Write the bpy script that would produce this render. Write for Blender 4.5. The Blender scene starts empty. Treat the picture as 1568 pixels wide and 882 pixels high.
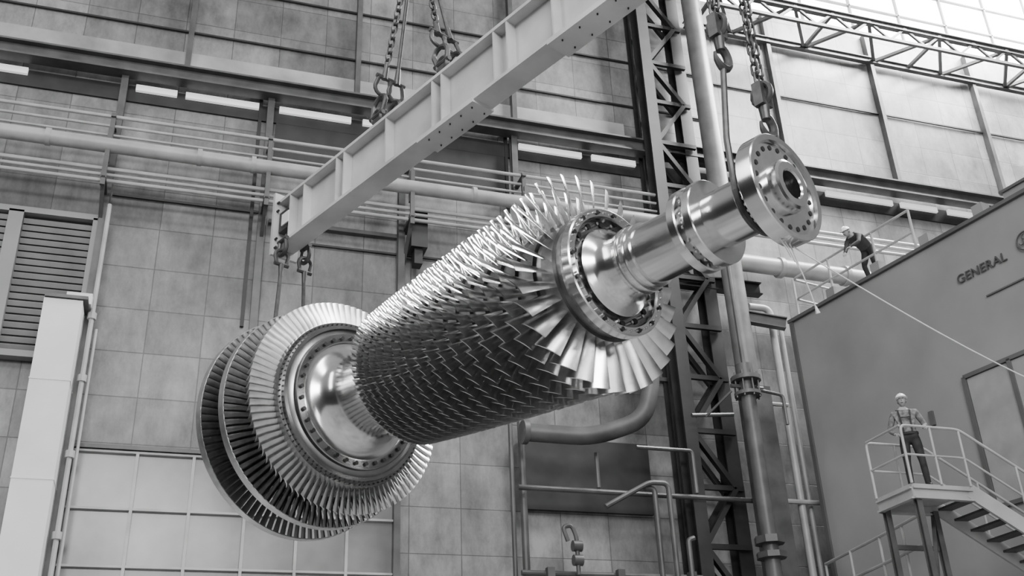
import bpy, math, random
from mathutils import Vector, Matrix, Quaternion
random.seed(7)
D=bpy.data; SC=bpy.context.scene; COL=bpy.context.collection
V=Vector; pi=math.pi

# ------------------------------------------------------------------ materials
def mat(name,col,rough=.6,metal=0.0,var=.25,scale=3.0,bump=0.0,stretch=(1,1,1),emit=0):
    m=D.materials.new(name);m.use_nodes=True;nt=m.node_tree;b=nt.nodes['Principled BSDF']
    tc=nt.nodes.new('ShaderNodeTexCoord');mp=nt.nodes.new('ShaderNodeMapping');mp.inputs['Scale'].default_value=stretch
    nz=nt.nodes.new('ShaderNodeTexNoise');nz.inputs['Scale'].default_value=scale;nz.inputs['Detail'].default_value=6
    cr=nt.nodes.new('ShaderNodeValToRGB')
    a=max(col*(1-var),0);c=min(col*(1+var),1)
    cr.color_ramp.elements[0].position=.3;cr.color_ramp.elements[1].position=.7
    cr.color_ramp.elements[0].color=(a,a,a,1);cr.color_ramp.elements[1].color=(c,c,c,1)
    L=nt.links.new
    L(tc.outputs['Object'],mp.inputs[0]);L(mp.outputs[0],nz.inputs['Vector']);L(nz.outputs['Fac'],cr.inputs[0]);L(cr.outputs[0],b.inputs['Base Color'])
    b.inputs['Roughness'].default_value=rough;b.inputs['Metallic'].default_value=metal
    if bump>0:
        bp=nt.nodes.new('ShaderNodeBump');bp.inputs['Strength'].default_value=bump;bp.inputs['Distance'].default_value=.02
        L(nz.outputs['Fac'],bp.inputs['Height']);L(bp.outputs[0],b.inputs['Normal'])
    if emit>0:
        b.inputs['Emission Color'].default_value=(1,1,1,1);b.inputs['Emission Strength'].default_value=emit
    return m
def wallmat(name,c1,c2,bw,bh,mort=.014,mcol=.06,stain=.45):
    m=D.materials.new(name);m.use_nodes=True;nt=m.node_tree;b=nt.nodes['Principled BSDF'];L=nt.links.new;N=nt.nodes.new
    tc=N('ShaderNodeTexCoord');sp=N('ShaderNodeSeparateXYZ');L(tc.outputs['Object'],sp.inputs[0])
    cb=N('ShaderNodeCombineXYZ');ad=N('ShaderNodeMath');ad.operation='ADD';L(sp.outputs[0],ad.inputs[0]);L(sp.outputs[1],ad.inputs[1])
    L(ad.outputs[0],cb.inputs[0]);L(sp.outputs[2],cb.inputs[1])
    br=N('ShaderNodeTexBrick');br.offset=0;br.inputs['Scale'].default_value=1;br.inputs['Brick Width'].default_value=bw;br.inputs['Row Height'].default_value=bh
    br.inputs['Mortar Size'].default_value=mort;br.inputs['Mortar Smooth'].default_value=.3
    br.inputs['Color1'].default_value=(c1,c1,c1,1);br.inputs['Color2'].default_value=(c2,c2,c2,1);br.inputs['Mortar'].default_value=(mcol,)*3+(1,)
    L(cb.outputs[0],br.inputs['Vector'])
    n1=N('ShaderNodeTexNoise');n1.inputs['Scale'].default_value=.3;n1.inputs['Detail'].default_value=10;n1.inputs['Roughness'].default_value=.62
    L(cb.outputs[0],n1.inputs['Vector'])
    mp=N('ShaderNodeMapping');mp.inputs['Scale'].default_value=(1.8,.8,1);L(cb.outputs[0],mp.inputs[0])
    n2=N('ShaderNodeTexNoise');n2.inputs['Scale'].default_value=.9;n2.inputs['Detail'].default_value=12;n2.inputs['Roughness'].default_value=.75;L(mp.outputs[0],n2.inputs['Vector'])
    mx=N('ShaderNodeMath');mx.operation='MULTIPLY';L(n1.outputs['Fac'],mx.inputs[0]);L(n2.outputs['Fac'],mx.inputs[1])
    mr=N('ShaderNodeMapRange');mr.inputs['From Min'].default_value=.13;mr.inputs['From Max'].default_value=.38;mr.inputs['To Min'].default_value=1-stain;mr.inputs['To Max'].default_value=1+stain
    L(mx.outputs[0],mr.inputs[0])
    vm=N('ShaderNodeVectorMath');vm.operation='SCALE';L(br.outputs['Color'],vm.inputs[0]);L(mr.outputs[0],vm.inputs['Scale'])
    L(vm.outputs[0],b.inputs['Base Color']);b.inputs['Roughness'].default_value=.45
    bp=N('ShaderNodeBump');bp.inputs['Strength'].default_value=.4;bp.inputs['Distance'].default_value=.03;bp.invert=True
    L(br.outputs['Fac'],bp.inputs['Height']);L(bp.outputs[0],b.inputs['Normal'])
    return m
M={}
M['wall']=wallmat('wall_cladding',.125,.2,1.17,1.02,.012,.075,.62)
M['floor']=mat('concrete_floor',.25,.7,0,.3,.6)
M['steel_dark']=mat('dark_painted_steel',.02,.5,.1,.4,2)
M['steel_mid']=mat('mid_painted_steel',.075,.45,.1,.35,2)
M['tube']=mat('column_tube_paint',.16,.4,.1,.25,2)
M['steel_lt']=mat('light_painted_steel',.36,.45,.05,.15,2)
M['beam']=mat('lifting_beam_paint',.45,.45,0,.2,1.4,.1)
M['pipe']=mat('pipe_paint',.33,.4,0,.2,2)
M['shaft']=mat('machined_steel',.66,.17,1,.08,6,0,(.3,1,1))
M['disc']=mat('turned_disc_steel',.3,.27,1,.15,5)
M['disc_dk']=mat('dark_disc_steel',.18,.35,.9,.3,5)
M['blade']=mat('blade_steel',.76,.24,1,.12,9)
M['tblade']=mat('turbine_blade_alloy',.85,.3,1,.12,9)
M['tblade_shaded']=mat('shaded_turbine_blade_alloy',.26,.33,1,.2,9)  # same alloy as the front stage, darkened to paint shade on rear stages
M['bolt']=mat('bolt_black_steel',.05,.4,.8,.2,9)
M['hole']=mat('hole_shadow',.012,.8,0,.1,9)
M['chain']=mat('chain_steel',.08,.45,.6,.3,9)
M['rope']=mat('tag_rope',.6,.8,0,.1,20)
M['encl']=mat('enclosure_paint',.22,.5,0,.16,.5)
M['encl_tr']=mat('enclosure_trim',.085,.5,0,.2,1)
M['sign']=mat('sign_letters',.06,.5,0,.1,4)
M['duct']=mat('light_duct_paint',.68,.5,0,.12,.7)
M['louver']=mat('louver_metal',.3,.45,.2,.15,2)
M['translucent']=mat('translucent_panel',.16,.25,0,.6,.5,0,(1,1,1),.03)
M['panel_lt']=mat('light_cladding_band',.3,.5,0,.35,.9)
M['strip']=mat('glowing_strip',.85,.4,0,.05,2,0,(1,1,1),.65)  # glow put into the strips so they read as daylight gaps
M['glass']=mat('daylight_glazing',.8,.2,0,.05,1,0,(1,1,1),12.0)
M['skin']=mat('skin',.3,.5,0,.08,9)
M['shirt']=mat('work_shirt_mottled',.15,.8,0,.6,18)
M['shirt_dk']=mat('work_shirt_dark',.045,.8,0,.2,12)
M['trouser']=mat('work_trousers',.02,.8,0,.25,12)
M['boot']=mat('boot_leather',.012,.5,0,.2,12)
M['hat']=mat('hard_hat',.8,.3,0,.03,9)
M['hair']=mat('hair_dark',.02,.7,0,.2,12)
M['strap']=mat('harness_strap',.03,.7,0,.2,12)

# ------------------------------------------------------------------ mesh builder
class MB:
    def __init__(s): s.v=[];s.f=[];s.m=[];s.mats=[];s.cur=0
    def use(s,k):
        mm=M[k]
        if mm not in s.mats: s.mats.append(mm)
        s.cur=s.mats.index(mm);return s
    def face(s,idx): s.f.append(tuple(idx));s.m.append(s.cur)
    def box(s,c,d,rot=None):
        o=len(s.v);c=V(c)
        for x in(-.5,.5):
            for y in(-.5,.5):
                for z in(-.5,.5):
                    p=V((x*d[0],y*d[1],z*d[2]))
                    if rot is not None:p=rot@p
                    s.v.append(c+p)
        for q in((0,1,3,2),(4,6,7,5),(0,4,5,1),(2,3,7,6),(0,2,6,4),(1,5,7,3)): s.face([o+i for i in q])
        return s
    def bar(s,p0,p1,w,h,up=V((0,0,1))):
        p0=V(p0);p1=V(p1);d=p1-p0;L=d.length;x=d/L
        u=V(up)
        if abs(x.dot(u))>.99:u=V((0,1,0))
        y=u.cross(x).normalized();z=x.cross(y)
        R=Matrix((x,y,z)).transposed()
        return s.box((p0+p1)/2,(L,w,h),R)
    def ibeam(s,p0,p1,w,h,tf=.03,tw=.02,up=V((0,0,1))):
        p0=V(p0);p1=V(p1);x=(p1-p0).normalized();u=V(up)
        if abs(x.dot(u))>.99:u=V((0,1,0))
        y=u.cross(x).normalized();z=x.cross(y)
        o=z*(h/2-tf/2)
        s.bar(p0+o,p1+o,w,tf,u);s.bar(p0-o,p1-o,w,tf,u);s.bar(p0,p1,tw,h-2*tf,u);return s
    def cyl(s,p0,p1,r,r1=None,n=12,cap=True):
        if r1 is None:r1=r
        p0=V(p0);p1=V(p1);x=(p1-p0).normalized()
        a=V((0,0,1)) if abs(x.z)<.9 else V((1,0,0))
        y=a.cross(x).normalized();z=x.cross(y);o=len(s.v)
        for p,rr in((p0,r),(p1,r1)):
            for i in range(n):
                t=2*pi*i/n;s.v.append(p+y*math.cos(t)*rr+z*math.sin(t)*rr)
        for i in range(n):
            j=(i+1)%n;s.face((o+i,o+j,o+n+j,o+n+i))
        if cap:s.face([o+n-1-i for i in range(n)]);s.face([o+n+i for i in range(n)])
        return s
    def tube(s,pts,r,n=10,closed=False,cap=True):
        pts=[V(p) for p in pts];o=len(s.v);N=len(pts);prev=None
        for i,p in enumerate(pts):
            if closed:d=pts[(i+1)%N]-pts[i-1]
            else:d=pts[min(i+1,N-1)]-pts[max(i-1,0)]
            d.normalize()
            if prev is None:
                a=V((0,0,1)) if abs(d.z)<.9 else V((1,0,0));y=a.cross(d).normalized()
            else:
                y=(prev-d*prev.dot(d)).normalized()
            prev=y;z=d.cross(y)
            rr=r[i] if isinstance(r,(list,tuple)) else r
            for k in range(n):
                t=2*pi*k/n;s.v.append(p+(y*math.cos(t)+z*math.sin(t))*rr)
        for i in range(N if closed else N-1):
            i2=(i+1)%N
            for k in range(n):
                k2=(k+1)%n;s.face((o+i*n+k,o+i*n+k2,o+i2*n+k2,o+i2*n+k))
        if cap and not closed:
            s.face([o+n-1-k for k in range(n)]);s.face([o+(N-1)*n+k for k in range(n)])
        return s
    def pipe(s,pts,r,n=12,bend=None):
        pts=[V(p) for p in pts];out=[pts[0]];b=bend or r*2.5
        for i in range(1,len(pts)-1):
            a=(pts[i-1]-pts[i]);c=(pts[i+1]-pts[i]);bb=min(b,a.length*.45,c.length*.45)
            A=pts[i]+a.normalized()*bb;C=pts[i]+c.normalized()*bb
            for k in range(6):
                t=k/5;out.append(A*(1-t)**2+pts[i]*2*t*(1-t)+C*t*t)
        out.append(pts[-1]);return s.tube(out,r,n)
    def lathe(s,prof,n=96):
        o=len(s.v)
        for t,r in prof:
            for k in range(n):
                a=2*pi*k/n;s.v.append(V((t,r*math.cos(a),r*math.sin(a))))
        for i in range(len(prof)-1):
            for k in range(n):
                k2=(k+1)%n;s.face((o+i*n+k,o+(i+1)*n+k,o+(i+1)*n+k2,o+i*n+k2))
        return s
    def obj(s,name,parent=None,smooth=True,ang=35):
        me=D.meshes.new(name);me.from_pydata([tuple(p) for p in s.v],[],s.f)
        for mm in s.mats:me.materials.append(mm)
        me.polygons.foreach_set('material_index',s.m)
        if smooth:
            me.polygons.foreach_set('use_smooth',[True]*len(s.f))
            me.set_sharp_from_angle(angle=math.radians(ang))
        me.update()
        ob=D.objects.new(name,me);COL.objects.link(ob)
        if parent:ob.parent=parent
        return ob
def empty(name,loc=(0,0,0),rz=0):
    e=D.objects.new(name,None);COL.objects.link(e);e.location=loc;e.rotation_euler=(0,0,rz);return e
def lin(a,c,x):return a+(c-a)*x

FL=-1.6
# ------------------------------------------------------------------ room shell
b=MB().use('floor');b.box((10,6,FL-.1),(50,36,.2));b.obj('floor',smooth=False)
b=MB().use('wall')
b.box((1,22.15,(FL+29)/2),(26,.3,29-FL));b.box((25,22.15,(FL+22.7)/2),(22,.3,22.7-FL));b.box((25,22.15,28.5),(22,.3,1))
b.obj('wall_back',smooth=False)
b=MB().use('glass');b.box((25,22.2,25.35),(22,.04,5.3))
b.use('steel_mid')
for i in range(12): b.box((14+i*1.95,22.05,25.35),(.06,.1,5.3))
for z in(23.9,25.1,26.3):b.box((25,22.05,z),(22,.1,.05))
b.obj('window_1',smooth=False)

# ------------------------------------------------------------------ girts, strips
g=empty('girt_beam')
b=MB().use('steel_mid')
Y=21.6
b.ibeam((-12,Y,16.35),(36,Y,16.35),.35,.42,.05,.04)
b.use('steel_dark');b.box((12,21.97,15.85),(48,.06,.45))  # shading below the girt painted as a dark band
b.obj('girt',g,False)
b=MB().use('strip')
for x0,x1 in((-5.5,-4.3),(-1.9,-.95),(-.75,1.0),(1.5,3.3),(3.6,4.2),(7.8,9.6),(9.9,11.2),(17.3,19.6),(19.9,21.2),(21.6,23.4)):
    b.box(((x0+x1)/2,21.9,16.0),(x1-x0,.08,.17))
b.obj('daylight_glow_strip',g,False)
b=MB().use('panel_lt')
b.box((-.5,21.98,17.05),(23,.04,.62))
b.obj('light_cladding_band',g,False)
g2=empty('cladding_posts')
b=MB().use('steel_mid')
for x,z0,z1 in((-2.15,FL,16.3),(1.28,8.0,16.3),(4.6,6.9,14.2),(7.6,14.0,16.3)):
    b.ibeam((x,21.75,z0),(x,21.75,z1),.16,.2,.03,.03,V((0,1,0)))
for x,z0,z1 in((-.8,16.6,23),(3.42,16.6,24),(7.7,16.6,24),(16.2,16.6,22.5),(20.0,16.6,22.5),(24.0,16.6,22.5),(28,16.6,22.5)):
    b.box((x,21.88,(z0+z1)/2),(.13,.2,z1-z0))
b.obj('posts',g2,False)
b=MB().use('steel_dark')
for x in(1.05,7.45):b.box((x,21.95,13.2),(.08,.08,6.4))
b.box((1,21.95,18.0),(26,.05,.05));b.box((1,21.95,19.6),(26,.05,.05));b.box((6.3,21.95,12.3),(9.5,.05,.05));b.box((-.4,21.95,13.0),(3.3,.05,.06));b.box((24,21.95,19.4),(20,.05,.05))
b.box((2.9,21.97,15.0),(2.9,.05,1.3));b.box((6.1,21.97,15.0),(2.6,.05,1.3))
b.use('steel_mid')
b.box((3,21.9,12.75),(3.1,.12,.1));b.box((9.6,21.9,9.6),(3.8,.1,.1))
b.obj('joint_covers',g2,False)

# ------------------------------------------------------------------ horizontal pipes on the wall
g=empty('service_pipe_run')
b=MB().use('pipe');Y=21.0;k=Y/22
b.cyl((-12,Y,14.35*k),(11.2,Y,14.3*k),.17,n=20)
for x in(-3.5,-.3,.9,3.0,6.2,9.0):b.cyl((x,Y,14.34*k),(x+.1,Y,14.34*k),.2,n=20)
b.cyl((13.2,Y,13.35*k),(19,Y,13.3*k),.23,n=20)
for x in(14.6,16.6):b.cyl((x,Y,13.33*k),(x+.12,Y,13.33*k),.28,n=20)
b.obj('main_pipe',g)
b=MB().use('pipe')
for z,r in((15.25,.045),(14.98,.035),(14.72,.03),(13.78,.05),(13.62,.04),(13.46,.045)):
    b.cyl((-12,Y+.15,z*k),(11.3,Y+.15,z*k),r,n=8)
for z,r in((14.9,.05),(14.7,.05),(14.5,.05)):
    b.cyl((13.3,Y+.3,z*k),(21,Y+.3,z*k),r,n=8)
b.obj('small_pipes',g)
b=MB().use('steel_mid')
for x in(-2.2,1.3,4.7,7.6):
    b.box((x,Y+.35,13.45*k),(.12,.9,.1));b.box((x,Y-.05,14.0*k),(.1,.08,1.5));b.box((x,Y+.1,14.62*k),(.1,.1,1.3));b.box((x,Y+.35,15.2*k),(.1,.7,.06))
    b.bar((x,Y-.1,13.45*k),(x,Y+.9,12.6*k),.08,.08)
b.obj('pipe_brackets',g,False)

# left louvers
g=empty('louvered_vent')
b=MB().use('louver')
for x0,x1,z0,z1 in((-6.5,-4.05,10.3,12.15),(-3.75,-2.35,8.95,12.1),(-6.5,-4.05,8.9,10.0)):
    n=int((z1-z0)/.16)
    for i in range(n):
        z=z0+(i+.5)*(z1-z0)/n
        b.box(((x0+x1)/2,21.88,z),(x1-x0,.03,.11),Matrix.Rotation(.7,3,'X'))
b.obj('slats',g,False)
b=MB().use('encl')
for x in(-6.5,-3.9,-2.28):b.box((x,21.85,10.5),(.3 if x==-3.9 else .12,.25,3.4))
for z in(12.22,8.85):b.box((-4.4,21.85,z),(4.3,.25,.14))
b.box((-5.3,21.85,10.15),(2.5,.25,.14))
b.use('steel_dark');b.box((-4.4,21.96,10.5),(4.2,.03,3.3))
b.obj('frame',g,False)
g=empty('vertical_air_duct')
b=MB().use('duct')
b.box((-2.55,21.2,(FL+9.75)/2),(.74,.7,9.75-FL))
for z in(8,6,4,2,0):b.box((-2.55,21.2,z),(.76,.72,.03))
b.use('steel_mid');b.box((-2.5,21.2,9.8),(.82,.8,.07));b.use('duct');b.box((-2.3,21.35,9.95),(.5,.4,.24))
b.obj('duct_body',g,False)
b=MB().use('steel_lt');b.cyl((-2.02,21.4,FL),(-2.02,21.4,12.4),.05,n=8);b.cyl((-1.9,21.45,FL),(-1.9,21.45,9.4),.03,n=8)
for z in(3,5,6.6,8.2,9.6):b.cyl((-2.02,21.4,z),(-2.02,21.4,z+.14),.09,n=8)
b.obj('riser_pipe',g)
g=empty('window_2')
b=MB().use('translucent');b.box((1.3,21.96,(FL+6.9)/2),(6.5,.05,6.9-FL));b.obj('pane',g,False)
b=MB().use('steel_lt')
for x in(-1.95,-.78,.33,1.43,2.5,3.55):b.box((x,21.88,(FL+6.9)/2),(.06,.12,6.9-FL))
for z in(6.92,5.75,4.62,3.5,2.4,1.3,.2,-1):b.box((1.3,21.88,z),(6.6,.1,.045))
b.use('steel_mid');b.box((4.6,21.85,(FL+6.9)/2),(.14,.2,6.9-FL));b.box((1.3,21.85,7.0),(6.7,.15,.08))
b.obj('mullions',g,False)

# ------------------------------------------------------------------ lattice column
g=empty('lattice_steel_column')
b=MB().use('steel_dark')
LX,RX,YC=11.45,12.75,21.2
b.ibeam((LX,YC,FL),(LX,YC,26),.32,.44,.04,.04,V((0,1,0)))
b.ibeam((LX,YC+.6,FL),(LX,YC+.6,26),.2,.3,.04,.04,V((0,1,0)))
b.ibeam((RX-.1,YC+.3,FL),(RX-.1,YC+.3,26),.36,.42,.04,.04,V((0,1,0)))
n=20;zz=[FL+i*(26-FL)/n for i in range(n+1)]
for i in range(n):
    for dy,w in((0,.15),(.5,.11)):
        a,c=(LX+.12,RX-.2) if i%2 else (RX-.2,LX+.12)
        b.bar((a,YC+dy,zz[i]),(c,YC+dy,zz[i+1]),.12,w,V((0,1,0)))
    b.bar((LX,YC,zz[i]),(RX,YC,zz[i]),.1,.12)
b.obj('lattice',g,False)
b=MB().use('tube')
b.cyl((RX+.2,20.6,9.0),(RX+.12,20.6,26),.27,n=24)
b.use('steel_mid');b.box((RX+.3,20.6,3.7),(.62,.5,10.6))
b.obj('front_tube',g)
b=MB().use('steel_dark')
for z in(16.3,12.2):
    b.ibeam((LX,21.4,z),(14.2,21.4,z),.25,.35)
b.obj('cross_ties',g,False)
g=empty('standpipe_post')
b=MB().use('steel_mid')
PX,PY=12.0,19.2
b.cyl((PX,PY,FL),(PX,PY,8.7),.17,n=16);b.cyl((PX,PY,8.55),(PX,PY,8.65),.34,n=16);b.cyl((PX,PY,8.2),(PX,PY,8.28),.3,n=16)
b.cyl((PX,PY,4.9),(PX,PY,5.05),.32,n=8);b.cyl((PX,PY,4.6),(PX,PY,4.72),.32,n=8);b.cyl((PX,PY,8.7),(PX,PY,8.95),.2,n=16);b.cyl((PX,PY,8.95),(PX-.02,PY,11.7),.05,n=8)
b.cyl((PX-.4,PY,8.42),(PX+.4,PY,8.42),.05,n=8)
for i in range(8):
    a=2*pi*i/8;c=V((PX+.27*math.cos(a),PY+.27*math.sin(a),8.15));b.cyl(c,c+V((0,0,.6)),.02,n=6)
b.pipe([(PX,PY,8.42),(PX+.9,PY,8.3),(PX+.9,PY,7.6)],.04,8)
b.pipe([(PX-.9,PY+.4,7.8),(PX-.4,PY,8.3)],.03,8)
b.obj('post',g)
g=empty('riser_pipes')
b=MB().use('steel_lt')
b.pipe([(14.0,20.8,FL),(14.0,20.8,11.35),(13.4,20.8,11.35)],.09)
b.pipe([(14.3,20.9,FL),(14.3,20.9,11.1)],.06)
b.cyl((13.35,20.7,6.3),(15.0,20.7,6.3),.06,n=8)
b.cyl((13.35,20.7,8.7),(14.0,20.7,8.7),.05,n=8)
b.obj('pipes',g)

# ------------------------------------------------------------------ mid lower pipework
g=empty('floor_level_pipework')
b=MB().use('steel_mid');Y=20.0
b.pipe([(7.15,20.6,7.5),(8.6,20.2,7.35),(9.75,20,7.75),(10.05,20,8.6),(10.05,20,10.2)],.2,16,.45)
b.cyl((7.1,20.6,7.5),(7.22,20.6,7.5),.27,n=16)
b.cyl((7.35,21.4,FL),(7.35,21.4,8.6),.08,n=10);b.cyl((7.1,21.4,FL),(7.1,21.4,8.4),.05,n=10)
b.cyl((7.1,21,6.38),(12.9,21,6.36),.06,n=10)
b.cyl((7.1,21,4.55),(11.3,21,4.55),.06,n=10)
b.pipe([(8.9,20.5,5.9),(10.0,20.5,6.5),(10.45,20.5,6.5),(10.45,20.5,FL)],.06,10,.15)
b.pipe([(9.9,20.6,6.4),(10.15,20.6,6.4),(10.15,20.6,FL)],.06,10,.12)
b.pipe([(8.1,20.8,5.2),(8.0,20.8,5.5),(8.2,20.8,5.55),(8.3,20.8,5.3),(8.3,20.8,4.5)],.05,8,.1)
b.pipe([(8.9,20.8,7.2),(8.9,20.8,6.4)],.05,8)
b.pipe([(9.9,20.8,7.4),(11.3,20.8,7.4),(11.3,20.8,6.4)],.05,8,.1)
b.pipe([(11.3,20.6,8.2),(12.4,20.6,8.3)],.05,8)
b.pipe([(10.9,20.7,4.0),(10.9,20.7,5.3),(11.05,20.7,5.35)],.06,8,.1)
for z in(5.1,4.8):b.cyl((8.2,20.8,z),(8.4,20.8,z),.12,n=12)
for x in(7.7,9.3,11.0):b.box((x,20.9,4.55),(.16,.16,.2))
b.obj('pipes',g)
b=MB().use('steel_dark');b.box((9.1,21.9,7.0),(3.2,.1,1.7));b.box((4.95,21.5,12.7),(.4,.5,1.0));b.box((4.95,21.5,12.0),(.2,.3,.4))
b.obj('dark_backing_panel',g,False)

# ------------------------------------------------------------------ roof-level truss at right
g=empty('crane_rail_truss')
b=MB().use('steel_mid')
zt=21.4
b.ibeam((13.3,21.8,zt),(34,21.8,zt),.16,.22)
b.ibeam((13.3,20.2,zt),(34,20.2,zt),.16,.22)
x=13.6;i=0
while x<33:
    a,c=(21.8,20.2) if i%2 else (20.2,21.8)
    b.bar((x,a,zt),(x+1.3,c,zt),.1,.1);
    if i%3==0:b.bar((x,20.2,zt),(x,21.8,zt),.1,.1)
    b.bar((x,20.2,zt),(x+.65,20.2,zt-.55),.07,.07);b.bar((x+.65,20.2,zt-.55),(x+1.3,20.2,zt),.07,.07)
    x+=1.3;i+=1
b.bar((13.3,20.2,zt-.55),(33,20.2,zt-.55),.1,.1)
b.obj('truss',g,False)

# ------------------------------------------------------------------ enclosure at right
ex=V((.197,-.98,0)).normalized();en=V((.98,.197,0)).normalized()
E0=V((14.05,20.05,0))
def EP(s,off,z):return E0+ex*s+en*off+V((0,0,z))
RE=Matrix((ex,en,V((0,0,1)))).transposed()
g=empty('control_enclosure')
b=MB().use('encl')
b.box(EP(7,3,(FL+10.6)/2),(14,6,10.6-FL),RE)
b.use('encl_tr');b.box(EP(7,2.97,10.64),(14.1,6.1,.08),RE)
b.box(EP(.03,-.02,(FL+10.6)/2),(.1,.08,10.6-FL),RE)
b.use('encl')
for i,s in enumerate((1.4,2.8,4.2,5.6,7,8.4)):b.box(EP(s,.1,10.8),(.25,.25,.26),RE)
b.box(EP(6.6,1.4,10.95),(1.5,1.6,.55),RE);b.box(EP(8.6,1.5,11.2),(2.0,2.2,1.1),RE)
b.use('encl_tr');b.box(EP(8.6,1.5,11.78),(2.1,2.3,.08),RE);b.box(EP(6.6,1.4,11.25),(1.6,1.7,.06),RE)
for z in(7.55,4.9):b.box(EP(6.3,-.03,z),(3.9,.07,.08),RE)
for s in(4.35,5.4,6.4,7.4):b.box(EP(s,-.03,6.2),(.08,.07,2.7),RE)
b.use('louver');b.box(EP(6.3,-.005,6.2),(3.8,.03,2.6),RE)
b.use('encl_tr');b.box(EP(6.6,-.02,8.95),(2.6,.04,.03),RE)
b.box(EP(3.4,-.03,7.0),(.1,.06,.3),RE)
b.obj('enclosure_body',g,False)
cu=D.curves.new('sign_lettering','FONT');cu.body="GENERAL";cu.size=.27;cu.extrude=.012;cu.space_character=1.05;cu.materials.append(M['sign'])
t=D.objects.new('sign_lettering',cu);COL.objects.link(t);t.parent=g
t.matrix_local=Matrix.Translation(EP(4.75,-.03,9.47))@Matrix((ex,V((0,0,1)),-en)).transposed().to_4x4()
b=MB().use('sign')
c=EP(6.42,-.04,9.66)
b.tube([c+ex*.19*math.cos(a)+V((0,0,.19*math.sin(a))) for a in [2*pi*i/24 for i in range(24)]],.016,6,True)
for q in range(4):
    a0=q*pi/2
    b.tube([c+ex*(.09*math.cos(a0)+.055*math.cos(a0+a))+V((0,0,.09*math.sin(a0)+.055*math.sin(a0+a))) for a in [pi*1.3*i/8 for i in range(9)]],.011,6)
b.obj('round_emblem',g)
g=empty('guard_railing')
b=MB().use('steel_lt')
for s in(.2,1.4,2.8,3.9):
    p=EP(s,.1,0);b.cyl(p+V((0,0,10.68)),p+V((0,0,11.75)),.03,n=8)
for z in(11.75,11.2):b.pipe([EP(.2,1.8,z),EP(.2,.1,z),EP(3.9,.1,z)],.03,8,.15)
b.obj('rails',g)
b=MB().use('steel_mid');b.ibeam((12.9,20.6,10.95),(14.0,20.2,10.65),.2,.3);b.obj('tie_beam',g,False)

# ------------------------------------------------------------------ stairs and platform
g=empty('access_staircase')
b=MB().use('steel_lt')
pz=4.75;x0=11.75;x1=12.95;ya,yb=14.2,15.15
b.box(((x0+x1)/2,(ya+yb)/2,pz-.05),(x1-x0,yb-ya,.1))
for y in(ya,yb):b.ibeam((x0,y,pz-.16),(x1,y,pz-.16),.1,.2)
b.ibeam((x0,ya,pz-.16),(x0,yb,pz-.16),.1,.2)
sl=-.68;
def SP(x,y,dz=0):return V((x,y-(x-x1)*.12,pz+(x-x1)*sl+dz))
for y in(ya,yb):
    b.bar(SP(x1-.05,y,-.1),SP(19,y,-.1),.05,.26)
b.use('steel_mid')
x=x1+.15
while x<18.8:
    b.box(SP(x,(ya+yb)/2,-.05),(.26,yb-ya,.04));x+=.27
b.obj('treads_and_stringers',g,False)
b=MB().use('steel_lt')
for y in(ya-.02,yb+.02):
    b.pipe([V((x0,y,pz)),V((x0,y,pz+1.02)),V((x1,y,pz+1.02)),SP(19,y,1.02)],.025,8,.12)
    b.pipe([V((x0,y,pz+.5)),V((x1,y,pz+.5)),SP(19,y,.5)],.02,8,.1)
    for x in(x0+.6,x1):b.cyl((x,y,pz),(x,y,pz+1.02),.022,n=8)
    for x in(13.9,15.2,16.5,17.8):b.cyl(SP(x,y,-.1),SP(x,y,1.02),.022,n=8)
for z in(1.02,.5):b.cyl((x0,ya,pz+z),(x0,yb,pz+z),.022,n=8)
b.obj('handrails',g)
b=MB().use('steel_mid')
for x,y in((x0+.1,ya+.05),(x0+.1,yb-.05),(x1-.1,yb-.05)):b.ibeam((x,y,FL),(x,y,pz-.2),.1,.1,.015,.015,V((0,1,0)))
b.bar((x0+.1,ya,3.0),(x1-.1,yb,4.5),.06,.06);b.bar((x0+.1,yb,3.9),(x1-.1,yb,3.9),.06,.08)
b.obj('legs',g,False)
g=empty('lower_guard_railing')
b=MB().use('steel_lt')
for z in(4.62,4.1):b.pipe([(13.55,19.6,z),(13.2,17.2,z),(12.9,15.5,z)],.035,8)
for p in((13.55,19.6),(13.35,18.4),(13.2,17.2),(13.05,16.3)):b.cyl((p[0],p[1],FL),(p[0],p[1],4.62),.03,n=8)
b.obj('rails',g)

# ------------------------------------------------------------------ turbine rotor
P0=V((4.746,6.497,4.755));AX=V((-.401,.916,0)).normalized();NR=V((.916,.401,0)).normalized()
rot=empty('gas_turbine_rotor',P0,0);rot.rotation_euler=(0,-math.radians(.6),math.atan2(AX.y,AX.x))
b=MB().use('shaft')
b.lathe([(.3,.001),(.3,.13),(-.05,.13),(-.065,.145),(-.065,.21),(-.05,.235),(.03,.245),(.035,.44),(.0,.45),(-.005,.5),(.005,.51),(.15,.51),(.16,.5),(.165,.33),(.2,.29),(.26,.27),(.74,.265),(.745,.3),(.75,.405),(.76,.415),(.83,.415),(.84,.4),(.845,.31),(.92,.31),(.925,.40),(.935,.415),(1.01,.415),(1.02,.40),(1.03,.31),(1.06,.3),(1.55,.3),(1.555,.33),(1.59,.33),(1.595,.31),(1.64,.31),(1.645,.34),(1.68,.34),(1.685,.32),(1.72,.32),(1.725,.345),(1.76,.345),(1.77,.33),(1.86,.335),(1.93,.36),(1.98,.4),(2.01,.45),(2.03,.47)],128)
b.obj('forward_shaft',rot,ang=30)
b=MB().use('disc')
b.lathe([(2.03,.46),(2.09,.47),(2.09,.575),(2.03,.58)],128)
b.use('shaft');b.lathe([(2.03,.58),(2.005,.59),(2.0,.665),(2.01,.68),(2.1,.68),(2.11,.665)],128)
b.use('disc');b.lathe([(2.11,.665),(2.11,.62),(2.2,.615)],128)
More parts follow.
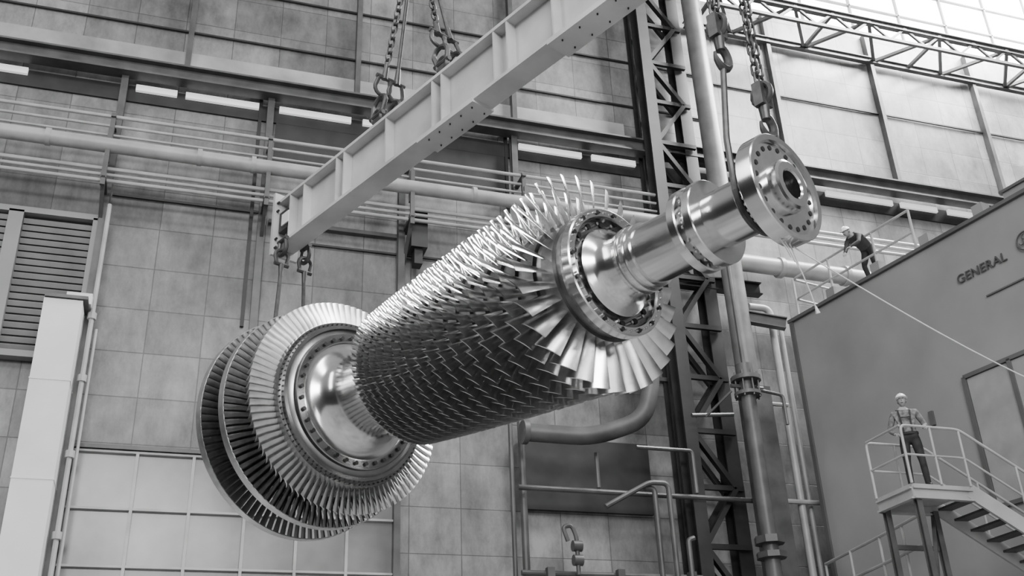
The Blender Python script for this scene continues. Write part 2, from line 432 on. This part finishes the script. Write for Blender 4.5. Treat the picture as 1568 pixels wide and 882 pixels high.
b.obj('bolted_flange',rot,ang=30)
def ring(b,t,r,n,rad,h,sides=8,off=0):
    for i in range(n):
        a=2*pi*(i+off)/n;c=V((t,r*math.cos(a),r*math.sin(a)));b.cyl(c,c+V((-h,0,0)),rad,n=sides)
b=MB().use('hole');ring(b,.035,.385,20,.024,.008,12);ring(b,2.085,.525,16,.03,.01,12,.5)
b.use('bolt');ring(b,2.0,.628,16,.024,.012,8)
b.use('shaft');ring(b,2.09,.525,16,.018,.05,6);ring(b,2.0,.628,48,.011,.018,6,.5)
ring(b,.9,.36,18,.02,.02,6);
for i in range(36):
    a=2*pi*i/36;c=V((.2,.32*math.cos(a),.32*math.sin(a)));b.cyl(c,c+V((.06,0,0)),.02,n=6)
b.obj('flange_bolts',rot)
# compressor rows
T0,T1=2.33,5.40
NRW=17;ts=[T0]
for i in range(NRW-1):ts.append(ts[-1]+.285-.0095*i)
sc=(T1-T0)/(ts[-1]-T0);ts=[T0+(t-T0)*sc for t in ts]
prof=[(2.18,.615)];hubs=[]
for i,t in enumerate(ts):
    fr=i/(NRW-1);hub=lin(.66,.76,fr**.6);w=lin(.085,.045,fr);hubs.append(hub)
    prof+=[(t-w,hub-.04),(t-w+.005,hub),(t+w-.005,hub),(t+w,hub-.04)]
prof+=[(5.47,.73),(5.48,.66),(5.5,.655),(5.51,.6)]
b=MB().use('disc_dk');b.lathe(prof,96);b.obj('compressor_drum',rot,ang=30)
def blade(b,t0,r0,r1,th,c0,c1,s0,s1,tk,camb=.09,K=4,lean=0):
    o=len(b.v);n=8
    for k in range(K+1):
        f=k/K;r=lin(r0,r1,f);c=lin(c0,c1,f);s=lin(s0,s1,f);tt=tk*c*lin(1.2,.6,f)
        er=V((0,math.cos(th),math.sin(th)));et=V((0,-math.sin(th),math.cos(th)));ax=V((1,0,0))
        cd=ax*math.cos(s)+et*math.sin(s);nd=-ax*math.sin(s)+et*math.cos(s)
        P=V((t0,0,0))+er*r+et*lean*f
        for u,w in((-.5,0),(-.3,.8),(0,1),(.3,.6),(.5,0),(.3,-.6),(0,-1),(-.3,-.8)):
            cam=camb*c*(1-4*u*u)
            b.v.append(P+cd*u*c+nd*(cam+w*tt*.5))
    for k in range(K):
        for j in range(n):
            j2=(j+1)%n;b.face((o+k*n+j,o+k*n+j2,o+(k+1)*n+j2,o+(k+1)*n+j))
    b.face([o+K*n+j for j in range(n)])
b=MB().use('blade')
for i,t in enumerate(ts):
    fr=i/(NRW-1);n=int(lin(32,76,fr**.7));tip=1.16 if i==0 else lin(1.13,.88,fr**.9)
    c0=lin(.18,.09,fr**.6);c1=lin(.27,.105,fr**.5)
    if i>0:c0*=1.0;c1*=.95
    s0,s1=(.62,.92) if i==0 else (lin(.68,.8,fr),lin(.98,1.04,min(1,fr*3)))
    ph=random.random()
    for j in range(n):
        blade(b,t,hubs[i]-.01,tip,2*pi*(j+ph)/n,c0,c1,s0,s1,.08,.07)
b.obj('compressor_blades',rot,ang=40)
# distance piece + turbine discs
b=MB().use('shaft')
b.lathe([(5.49,.6),(5.5,.645),(5.58,.645),(5.59,.63),(5.59,.55),(5.61,.51),(5.66,.485),(6.2,.475),(6.3,.485),(6.4,.515),(6.48,.57),(6.54,.65),(6.57,.71),(6.58,.77),(6.56,.775),(6.56,.79)],128)
b.use('disc');b.lathe([(6.56,.79),(6.56,.89),(6.57,.9),(6.62,.905)],128)
b.obj('distance_piece',rot,ang=30)
b=MB().use('disc')
b.lathe([(6.62,.89),(6.64,.92),(6.65,.98),(6.62,.985),(6.62,1.03),(6.65,1.035),(6.68,1.04),(6.68,1.09),(6.72,1.1),(6.95,1.1),(6.96,1.05),(7.0,.9),(7.15,.9),(7.2,1.05),(7.22,1.1),(7.44,1.1),(7.46,1.05),(7.5,.9),(7.66,.9),(7.7,1.0),(7.72,1.05),(8.0,1.05),(8.02,1.0),(8.05,.8),(8.15,.6),(8.2,.3),(8.3,.27),(9.1,.27),(9.11,.34),(9.2,.34),(9.21,.1),(9.21,.001)],128)
b.obj('turbine_discs',rot,ang=30)
b=MB().use('bolt');ring(b,6.56,.83,36,.026,.03,8);ring(b,6.68,1.065,92,.012,.012,6)
b.use('hole')
for i in range(36):
    a=2*pi*i/36;c=V((5.592,.59*math.cos(a),.59*math.sin(a)));b.cyl(c,c+V((.012,0,0)),.02,n=8);
for i in range(30):
    a=2*pi*i/30;c=V((5.545,.645*math.cos(a),.645*math.sin(a)));b.cyl(c,c+V((0,.012*math.cos(a),.012*math.sin(a))),.016,n=8);
b.obj('coupling_bolts',rot)
b=MB()
for t,h,tip,n,c,mk in((6.84,1.09,1.41,92,.2,'tblade'),(7.38,1.09,1.47,92,.19,'tblade_shaded'),(7.9,1.04,1.51,92,.2,'tblade_shaded')):
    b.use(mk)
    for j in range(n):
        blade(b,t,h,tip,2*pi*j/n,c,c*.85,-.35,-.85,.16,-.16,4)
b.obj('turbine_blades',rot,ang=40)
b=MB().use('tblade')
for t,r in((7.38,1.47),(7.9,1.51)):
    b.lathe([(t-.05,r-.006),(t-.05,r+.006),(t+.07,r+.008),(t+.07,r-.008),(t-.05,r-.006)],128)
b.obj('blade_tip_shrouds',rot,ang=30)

# ------------------------------------------------------------------ lifting beam
def R(t,off,z):return P0*1.0+AX*t+NR*off+V((0,0,z-P0.z))
RB=Matrix((AX,NR,V((0,0,1)))).transposed()
lb=empty('lifting_spreader_beam')
b=MB().use('beam')
zb,zt_=7.98,8.78;t0,t1=-2.0,8.75;W=.32
b.box(R((t0+t1)/2,0,zb),(t1-t0,W,.05),RB);b.box(R((t0+t1)/2,0,zt_),(t1-t0,W,.05),RB)
b.box(R((t0+t1)/2,0,(zb+zt_)/2),(t1-t0,.03,zt_-zb),RB)
for t in(-1.2,-.2,.7,1.6,2.5,3.3,3.55,4.6,4.8,5.85,6.9,7.1,8.0,8.4):
    b.box(R(t,-W/4-.005,(zb+zt_)/2),(.025,W/2-.02,zt_-zb-.05),RB);b.box(R(t,W/4+.005,(zb+zt_)/2),(.025,W/2-.02,zt_-zb-.05),RB)
for ta,tb in((1.2,2.6),(3.95,5.1)):b.box(R((ta+tb)/2,0,zb-.045),(tb-ta,W+.03,.04),RB)
b.box(R(t1+.02,0,8.38),(.06,.46,1.1),RB)
b.obj('fabricated_i_beam',lb,False)
b=MB().use('steel_dark');b.box(R(8.58,-.1,8.38),(.25,.1,.35),RB)
b.use('duct');b.box(R(8.5,-.16,8.38),(.2,.02,.2),RB)
b.use('bolt')
for i in range(5):
    for o in(-.1,.1):
        b.cyl(R(4.05+i*.22,o,zb-.065),R(4.05+i*.22,o,zb-.085),.01,n=6);b.cyl(R(1.3+i*.28,o,zb-.065),R(1.3+i*.28,o,zb-.085),.01,n=6)
for z in(7.95,8.1,8.6,8.75):b.cyl(R(t1+.02,-.18,z),R(t1-.06,-.18,z),.02,n=6)
b.obj('end_box_and_bolts',lb,False)

def link(b,c,ax,side,L,w,r):
    ax=ax.normalized();side=(side-ax*side.dot(ax)).normalized();pts=[];h=L/2-w/2
    for i in range(6):
        a=-pi/2+pi*i/5;pts.append(c+ax*(h+w/2*math.cos(a))+side*w/2*math.sin(a))
    for i in range(6):
        a=pi/2+pi*i/5;pts.append(c+ax*(-h+w/2*math.cos(a))+side*w/2*math.sin(a))
    b.tube(pts,r,6,True)
def chain(b,p0,p1,L=.15,w=.085,r=.016):
    p0=V(p0);p1=V(p1);d=p1-p0;n=max(int(d.length/(L-2*r)),1);ax=d.normalized()
    s1=V((0,0,1)).cross(ax)
    if s1.length<.05:s1=NR.copy()
    s1.normalize();s2=ax.cross(s1)
    for i in range(n):link(b,p0+d*((i+.5)/n),ax,s1 if i%2 else s2,L,w,r)
def shackle(b,p,ax,side,s=.22,r=.025):
    ax=V(ax).normalized();side=V(side).normalized();pts=[p-side*s*.3]
    for i in range(9):
        a=pi-pi*i/8;pts.append(p+ax*(s*.55+s*.38*math.sin(a))+side*s*.42*math.cos(a))
    pts.append(p+side*s*.3);b.tube(pts,r,8);b.cyl(p-side*s*.45,p+side*s*.45,r*1.1,n=8)
up=V((0,0,1))
sl_=empty('chain_sling')
b=MB().use('chain')
hook=R(5.35,0,12.3)
for t,zz_ in((6.1,8.8),(4.6,8.8)):
    for off in(-.13,.13):
        p=R(t,off,zz_);b.box(p+up*.08,(.14,.04,.2),RB)
        b.tube([p+up*.12+AX*.1*math.cos(a)+up*.1*math.sin(a) for a in [2*pi*i/12 for i in range(12)]],.035,6,True)
        d=(hook-p).normalized();shackle(b,p+up*.14,d,AX,.34,.036)
        shackle(b,p+up*.14+d*.62,-d,NR,.3,.03)
        b.cyl(p+up*.14+d*.6,p+up*.14+d*.85,.05,.035,n=10)
        q=p+up*.14+d*.8
        if off<0: chain(b,q,hook,.15,.08,.017)
        else: b.tube([q+(hook-q)*(i/6) for i in range(7)],.028,8)
b.obj('upper_chains',sl_)
b=MB().use('chain')
b.tube([hook+up*(.1+.22*math.sin(a))+AX*.2*math.cos(a) for a in [2*pi*i/16 for i in range(16)]],.05,8,True)
b.cyl(hook+up*.3,hook+up*.6,.09,n=12);b.box(hook+up*.95,(.6,.35,.7),RB)
for dx in(-.2,-.07,.07,.2):b.cyl(hook+up*1.3+AX*dx,hook+up*13+AX*dx,.015,n=6)
b.obj('crane_hook_block',sl_)
def sling(b,t,rad,ztop,offs):
    for off in(-offs,offs):
        p=R(t,off,ztop);shackle(b,p,-up,AX,.28,.032)
        shackle(b,p-up*.42,up,NR,.26,.03)
        b.cyl(p-up*.42,p-up*.62,.045,.03,n=10)
    pts=[R(t,-offs,ztop-.6)]
    pts+= [R(t,-rad*math.cos(a),P0.z+.09-rad*math.sin(a)) for a in [pi*i/16 for i in range(17)]]
    pts+=[R(t,offs,ztop-.6)];b.tube(pts,.03,8)
s1=empty('lifting_sling')
b=MB().use('chain');sling(b,8.45,.31,7.95,.2);b.obj('wire_rope_sling',s1)
s2=empty('lifting_sling')
b=MB().use('chain')
for off,zs in((-.18,6.65),(.4,6.12)):
    for q in(-.035,.035):
        chain(b,R(.32,off*.9+q,7.98),R(.32,off+q,zs+.1),.15,.07,.014)
    p=R(.32,off,zs)
    b.tube([p+AX*.1*math.cos(a)+up*.12*math.sin(a) for a in [2*pi*i/14 for i in range(14)]],.03,8,True)
    b.cyl(p-up*.1,p-up*.3,.06,.045,n=12);b.box(p-up*.02,(.1,.16,.26),RB)
    b.tube([p-up*.38+NR*.1*math.cos(a)+up*.12*math.sin(a) for a in [pi*.5+ -pi*1.55*i/14 for i in range(15)]],[.045]*10+[.04,.035,.03,.02,.015],8)
    sgn=-1 if off<0 else 1
    b.pipe([p-up*.47,R(.32,sgn*.31,5.3),R(.32,sgn*.3,4.755)],.03,8,.05)
b.tube([R(.32,-.3*math.cos(a),P0.z-.3*math.sin(a)) for a in [pi*i/16 for i in range(17)]],.03,8)
b.obj('hook_and_chain_sling',s2)

tr=empty('tag_rope')
b=MB().use('rope')
a=R(.1,.1,4.24);e=V((10.5,7.2,2.9))
pts=[a+(e-a)*(i/20)-up*.35*math.sin(pi*i/20) for i in range(21)]
b.tube(pts,.006,6)
pts=[R(.1,-.02,4.25),R(.1,.06,4.15),R(.1,.16,4.02),R(.1,.24,3.85),R(.1,.28,3.72)]
b.tube(pts,.006,6);b.tube([R(.1,.28,3.73),R(.1,.3,3.67)],[.008,.02],6)
for i in range(3):
    b.tube([R(.1,-.1+.07*i,4.26),R(.1,-.02+.05*i,4.2),R(.1,.04+.05*i,4.12-.03*i)],.008,6)
b.obj('rope',tr)

# ------------------------------------------------------------------ people
def bake_skin(nodes,edges,levels=2):
    names=list(nodes);me=D.meshes.new('t');me.from_pydata([nodes[n][0] for n in names],[(names.index(a),names.index(c)) for a,c in edges],[])
    ob=D.objects.new('t',me);COL.objects.link(ob)
    md=ob.modifiers.new('s','SKIN');md.use_smooth_shade=True
    for i,n in enumerate(names):
        sv=me.skin_vertices[0].data[i];r=nodes[n][1];sv.radius=(r,r) if not isinstance(r,tuple) else r;sv.use_root=(i==0)
    ss=ob.modifiers.new('u','SUBSURF');ss.levels=levels;ss.render_levels=levels
    bpy.context.view_layer.update();dg=bpy.context.evaluated_depsgraph_get()
    nm=D.meshes.new_from_object(ob.evaluated_get(dg));D.objects.remove(ob);return nm
def segd(p,a,c):
    d=c-a;t=max(0,min(1,(p-a).dot(d)/max(d.length_squared,1e-9)));return (p-(a+d*t)).length
def person(name,loc,rz,J,shirt,trouser,hatk='hat',look=0,nod=0,harness=False):
    e=empty(name,loc,rz)
    N={'pelvis':(J['pelvis'],(.155,.115)),'waist':(J['waist'],(.135,.1)),'chest':(J['chest'],(.165,.115)),'neckb':(J['neckb'],(.085,.07)),'neck':(J['neck'],.052)}
    E=[('pelvis','waist'),('waist','chest'),('chest','neckb'),('neckb','neck')]
    for s in'LR':
        N['sh'+s]=(J['sh'+s],.072);N['el'+s]=(J['el'+s],.048);N['fo'+s]=((V(J['el'+s])*.6+V(J['wr'+s])*.4)[:],.046);N['wr'+s]=(J['wr'+s],.029)
        N['ua'+s]=((V(J['sh'+s])*.5+V(J['el'+s])*.5)[:],.056)
        N['hi'+s]=(J['hi'+s],.1);N['th'+s]=((V(J['hi'+s])*.5+V(J['kn'+s])*.5)[:],.088);N['kn'+s]=(J['kn'+s],.064);N['ca'+s]=((V(J['kn'+s])*.6+V(J['an'+s])*.4)[:],.064);N['an'+s]=(J['an'+s],.052);N['to'+s]=(J['to'+s],(.045,.035))
        E+=[('chest','sh'+s),('sh'+s,'ua'+s),('ua'+s,'el'+s),('el'+s,'fo'+s),('fo'+s,'wr'+s),('pelvis','hi'+s),('hi'+s,'th'+s),('th'+s,'kn'+s),('kn'+s,'ca'+s),('ca'+s,'an'+s),('an'+s,'to'+s)]
    me=bake_skin(N,E,3);me.name='body';ob=D.objects.new('body',me);COL.objects.link(ob);ob.parent=e
    me.materials.clear()
    for k in(shirt,trouser,'boot','skin'):me.materials.append(M[k])
    segs=[(V(N[a][0]),V(N[c][0]),a,c) for a,c in E]
    PV=V(J['pelvis']);WA=V(J['waist']);sp=(WA-PV).normalized();bl=(WA-PV).length*.45
    for p in me.polygons:
        c=p.center;best=min(segs,key=lambda s:segd(c,s[0],s[1]));a,d=best[2],best[3]
        m=0
        if d[:2] in('hi','th','kn','ca','an'):m=1
        if d in('waist','hiL','hiR'):m=1 if (c-PV).dot(sp)<bl else 0
        if d[:2]=='to':m=2
        if d=='neck':m=3
        if d[:2]=='wr' and (c-V(J[d])).length<.03:m=3
        p.material_index=m;p.use_smooth=True
    bt=MB().use('strap');bc=PV+sp*bl;sx=V((1,0,0));sy=sp.cross(sx)
    for q in(-.012,0,.012):
        bt.tube([bc+sp*q+sx*.158*math.cos(a)+sy*.118*math.sin(a) for a in [2*pi*i/28 for i in range(28)]],.014,6,True)
    if harness:
        for x in(-1,1):
            bt.tube([(x*.07,-.118,1.02),(x*.075,-.128,1.15),(x*.085,-.128,1.3),(x*.1,-.09,1.42),(x*.1,.0,1.475),(x*.1,.09,1.42),(x*.06,.125,1.3),(x*.05,.11,1.1)],.014,6)
        bt.tube([(-.09,-.132,1.3),(0,-.14,1.29),(.09,-.132,1.3)],.012,6)
    bt.obj('belt_and_straps',e)
    hd=MB();H=V(J['head']);f=V((math.sin(look),-math.cos(look),0));r=V((math.cos(look),math.sin(look),0))
    u=V((0,0,1));q=Quaternion(r,nod);f=q@f;u=q@u
    if 'headup' in J:
        u=V(J['headup']).normalized();f=(f-u*f.dot(u)).normalized();r=f.cross(u).normalized()*1.0
    def HP(x,y,z):return H+r*x+f*y+u*z
    def sph(cx,cy,cz,sx,sy,sz,k,fn=None,ns=20,nr=14,z0=-1,z1=1):
        hd.use(k);o=len(hd.v)
        for i in range(nr+1):
            zz=math.sin(lin(math.asin(z0),math.asin(z1),i/nr));rr=math.sqrt(max(1-zz*zz,0))
            for j in range(ns):
                a=2*pi*j/ns;x,y=rr*math.cos(a),rr*math.sin(a);X_,Y_,Z_=x*sx,y*sy,zz*sz
                if fn:X_,Y_,Z_=fn(X_,Y_,Z_)
                hd.v.append(HP(cx+X_,cy+Y_,cz+Z_))
        for i in range(nr):
            for j in range(ns):
                j2=(j+1)%ns;hd.face((o+i*ns+j,o+i*ns+j2,o+(i+1)*ns+j2,o+(i+1)*ns+j))
    def hf(x,y,z):
        if z<0:
            x*=1+z*2.6;y*=1+z*.9;
        return x,y+(.012 if z<-.02 and y>0 else 0),z
    sph(0,0,0,.076,.095,.115,'skin',hf)
    o=len(hd.v);hd.use('skin')
    for p in((-.011,.092,.02),(.011,.092,.02),(-.017,.088,-.032),(.017,.088,-.032),(0,.122,-.024),(0,.088,-.04)):hd.v.append(HP(*p))
    for q_ in((0,1,4),(0,4,2),(1,3,4),(2,4,5),(4,3,5)):hd.face([o+i for i in q_])
    for x in(-.03,.03):
        sph(x,.083,.012,.013,.01,.008,'hat',ns=8,nr=6);sph(x,.09,.012,.006,.005,.006,'hair',ns=8,nr=6);sph(x,.088,.03,.02,.008,.004,'hair',ns=8,nr=6)
    sph(0,.093,-.06,.024,.008,.005,'hair',ns=10,nr=6)
    for x in(-.078,.078):sph(x,0,-.005,.01,.02,.03,'skin',ns=10,nr=8)
    sph(0,-.012,.012,.08,.095,.1,'hair',lambda x,y,z:(x,y if y<.03 else .03,z if z>-.055 else -.055))
    sph(0,-.005,.035,.1,.125,.105,hatk,z0=0,z1=1)
    sph(0,.02,.038,.115,.15,.012,hatk)
    sph(0,-.005,.05,.02,.12,.1,hatk,z0=0,z1=1)
    hd.obj('head_and_hard_hat',e,ang=60)
    for s in'LR':
        wr=V(J['wr'+s]);el=V(J['el'+s]);d=(wr-el).normalized();d2=V(J['hd'+s]).normalized() if 'hd'+s in J else d
        side=d2.cross(V((0,0,1)));side=side.normalized() if side.length>.1 else V((1,0,0))
        nrm=side.cross(d2).normalized()
        pal=wr+d2*.075
        N2={'w':(tuple(wr),.024),'p':(tuple(wr+d2*.04),(.034,.018)),'q':(tuple(pal),(.038,.016))};E2=[('w','p'),('p','q')]
        for i,(o_,l) in enumerate(((-.032,.066),(-.011,.078),(.011,.072),(.031,.056))):
            b0=pal+side*o_+d2*.012;b1=b0+d2*l*.5-nrm*.008;b2=b1+d2*l*.3-nrm*.022;b3=b2+d2*l*.1-nrm*.022
            for kk,pp,rr in(('a',b0,.009),('b',b1,.0085),('c',b2,.008),('d',b3,.007)):N2['f%d%s'%(i,kk)]=(tuple(pp),rr)
            E2+=[('q','f%da'%i),('f%da'%i,'f%db'%i),('f%db'%i,'f%dc'%i),('f%dc'%i,'f%dd'%i)]
        sg=-1 if s=='L' else 1
        t0_=wr+d2*.025+side*sg*.03;t1_=t0_+side*sg*.022+d2*.028-nrm*.01;t2_=t1_+d2*.03-nrm*.012
        N2['t0']=(tuple(t0_),.012);N2['t1']=(tuple(t1_),.01);N2['t2']=(tuple(t2_),.008);E2+=[('p','t0'),('t0','t1'),('t1','t2')]
        hm=bake_skin(N2,E2,1);hm.materials.clear();hm.materials.append(M['skin'])
        for p in hm.polygons:p.use_smooth=True;p.material_index=0
        ho=D.objects.new('hand_'+s.lower(),hm);COL.objects.link(ho);ho.parent=e
    return e
J1=dict(pelvis=(0,0,.95),waist=(0,-.01,1.1),chest=(0,0,1.32),neckb=(0,.01,1.46),neck=(0,-.005,1.54),head=(0,-.02,1.635),
 shL=(-.185,.01,1.41),shR=(.185,.01,1.41),elL=(-.3,.05,1.14),elR=(.3,.03,1.15),wrL=(-.22,-.13,1.0),wrR=(.27,-.2,1.03),hdL=(.3,-.8,-.2),hdR=(0,-.9,-.1),
 hiL=(-.095,0,.9),hiR=(.095,0,.9),knL=(-.12,-.03,.5),knR=(.13,-.04,.5),anL=(-.13,.03,.08),anR=(.15,.02,.08),toL=(-.15,-.14,.04),toR=(.19,-.14,.04))
person('worker',(12.25,14.6,4.76),math.radians(-38),J1,'shirt','trouser',look=0,harness=True)
J2=dict(pelvis=(0,.05,.88),waist=(0,-.08,.99),chest=(0,-.3,1.1),neckb=(0,-.42,1.14),neck=(0,-.49,1.17),head=(0,-.57,1.2),headup=(0,-.45,.9),
 shL=(-.18,-.38,1.1),shR=(.18,-.38,1.1),elL=(-.24,-.45,.82),elR=(.24,-.5,.84),wrL=(-.12,-.62,.68),wrR=(.12,-.68,.72),
 hiL=(-.095,.05,.84),hiR=(.095,.05,.84),knL=(-.12,-.06,.46),knR=(.13,.0,.46),anL=(-.13,.08,.08),anR=(.15,.2,.08),toL=(-.15,-.09,.04),toR=(.17,.05,.04))
person('worker',(14.85,17.75,10.69),math.radians(-80),J2,'shirt_dk','trouser')

# ------------------------------------------------------------------ light
def area(name,loc,tgt,sx,sy,e):
    l=D.lights.new(name,'AREA');l.shape='RECTANGLE';l.size=sx;l.size_y=sy;l.energy=e
    o=D.objects.new(name,l);COL.objects.link(o);o.location=loc;d=V(tgt)-V(loc);o.rotation_euler=d.to_track_quat('-Z','Y').to_euler();return o
area('window_daylight',(25,18.0,26),(22,22,18),18,3,22000)
area('front_highlight_lamp',(2,-4,24),(5,8,5),16,4,3200)  # unseen lamp panel added overhead for highlights on the metal
area('left_highlight_lamp',(-14,8,18),(2,14,6),4,14,1500)  # second unseen lamp panel, added at the left for metal highlights
area('rear_blade_lamp',(-1,-15,15),(5,9,4.5),18,6,7500)  # lamp added high behind the camera to brighten the lower blades
area('low_fill_lamp',(6,-14,1),(6,8,4.5),10,4,700)  # weak fill lamp added low behind the camera
w=D.worlds.new('hall_ambient');SC.world=w;w.use_nodes=True;nt=w.node_tree;bg=nt.nodes['Background']
tc=nt.nodes.new('ShaderNodeTexCoord');sp=nt.nodes.new('ShaderNodeSeparateXYZ');cr=nt.nodes.new('ShaderNodeValToRGB')
nt.links.new(tc.outputs['Generated'],sp.inputs[0]);mr=nt.nodes.new('ShaderNodeMapRange');mr.inputs['From Min'].default_value=-1;nt.links.new(sp.outputs[2],mr.inputs[0])
nt.links.new(mr.outputs[0],cr.inputs[0]);nt.links.new(cr.outputs[0],bg.inputs[0])
els=cr.color_ramp.elements;els[0].position=0;els[0].color=(.1,.1,.1,1);els[1].position=1;els[1].color=(.8,.8,.8,1)
for p,c in((.5,.06),(.6,.1),(.75,.55)):
    e=els.new(p);e.color=(c,c,c,1)
bg.inputs[1].default_value=.6

# ------------------------------------------------------------------ camera
cam=D.cameras.new('camera');cam.sensor_width=36;cam.lens=36*1600/1568;cam.clip_end=200
co=D.objects.new('camera',cam);COL.objects.link(co)
fw=V((.2874,.8448,.4517)).normalized();rt=V((.9519,-.3041,-.0367));rt=(rt-fw*rt.dot(fw)).normalized();u_=rt.cross(fw)
co.matrix_world=Matrix((rt,u_,-fw)).transposed().to_4x4()
SC.camera=co
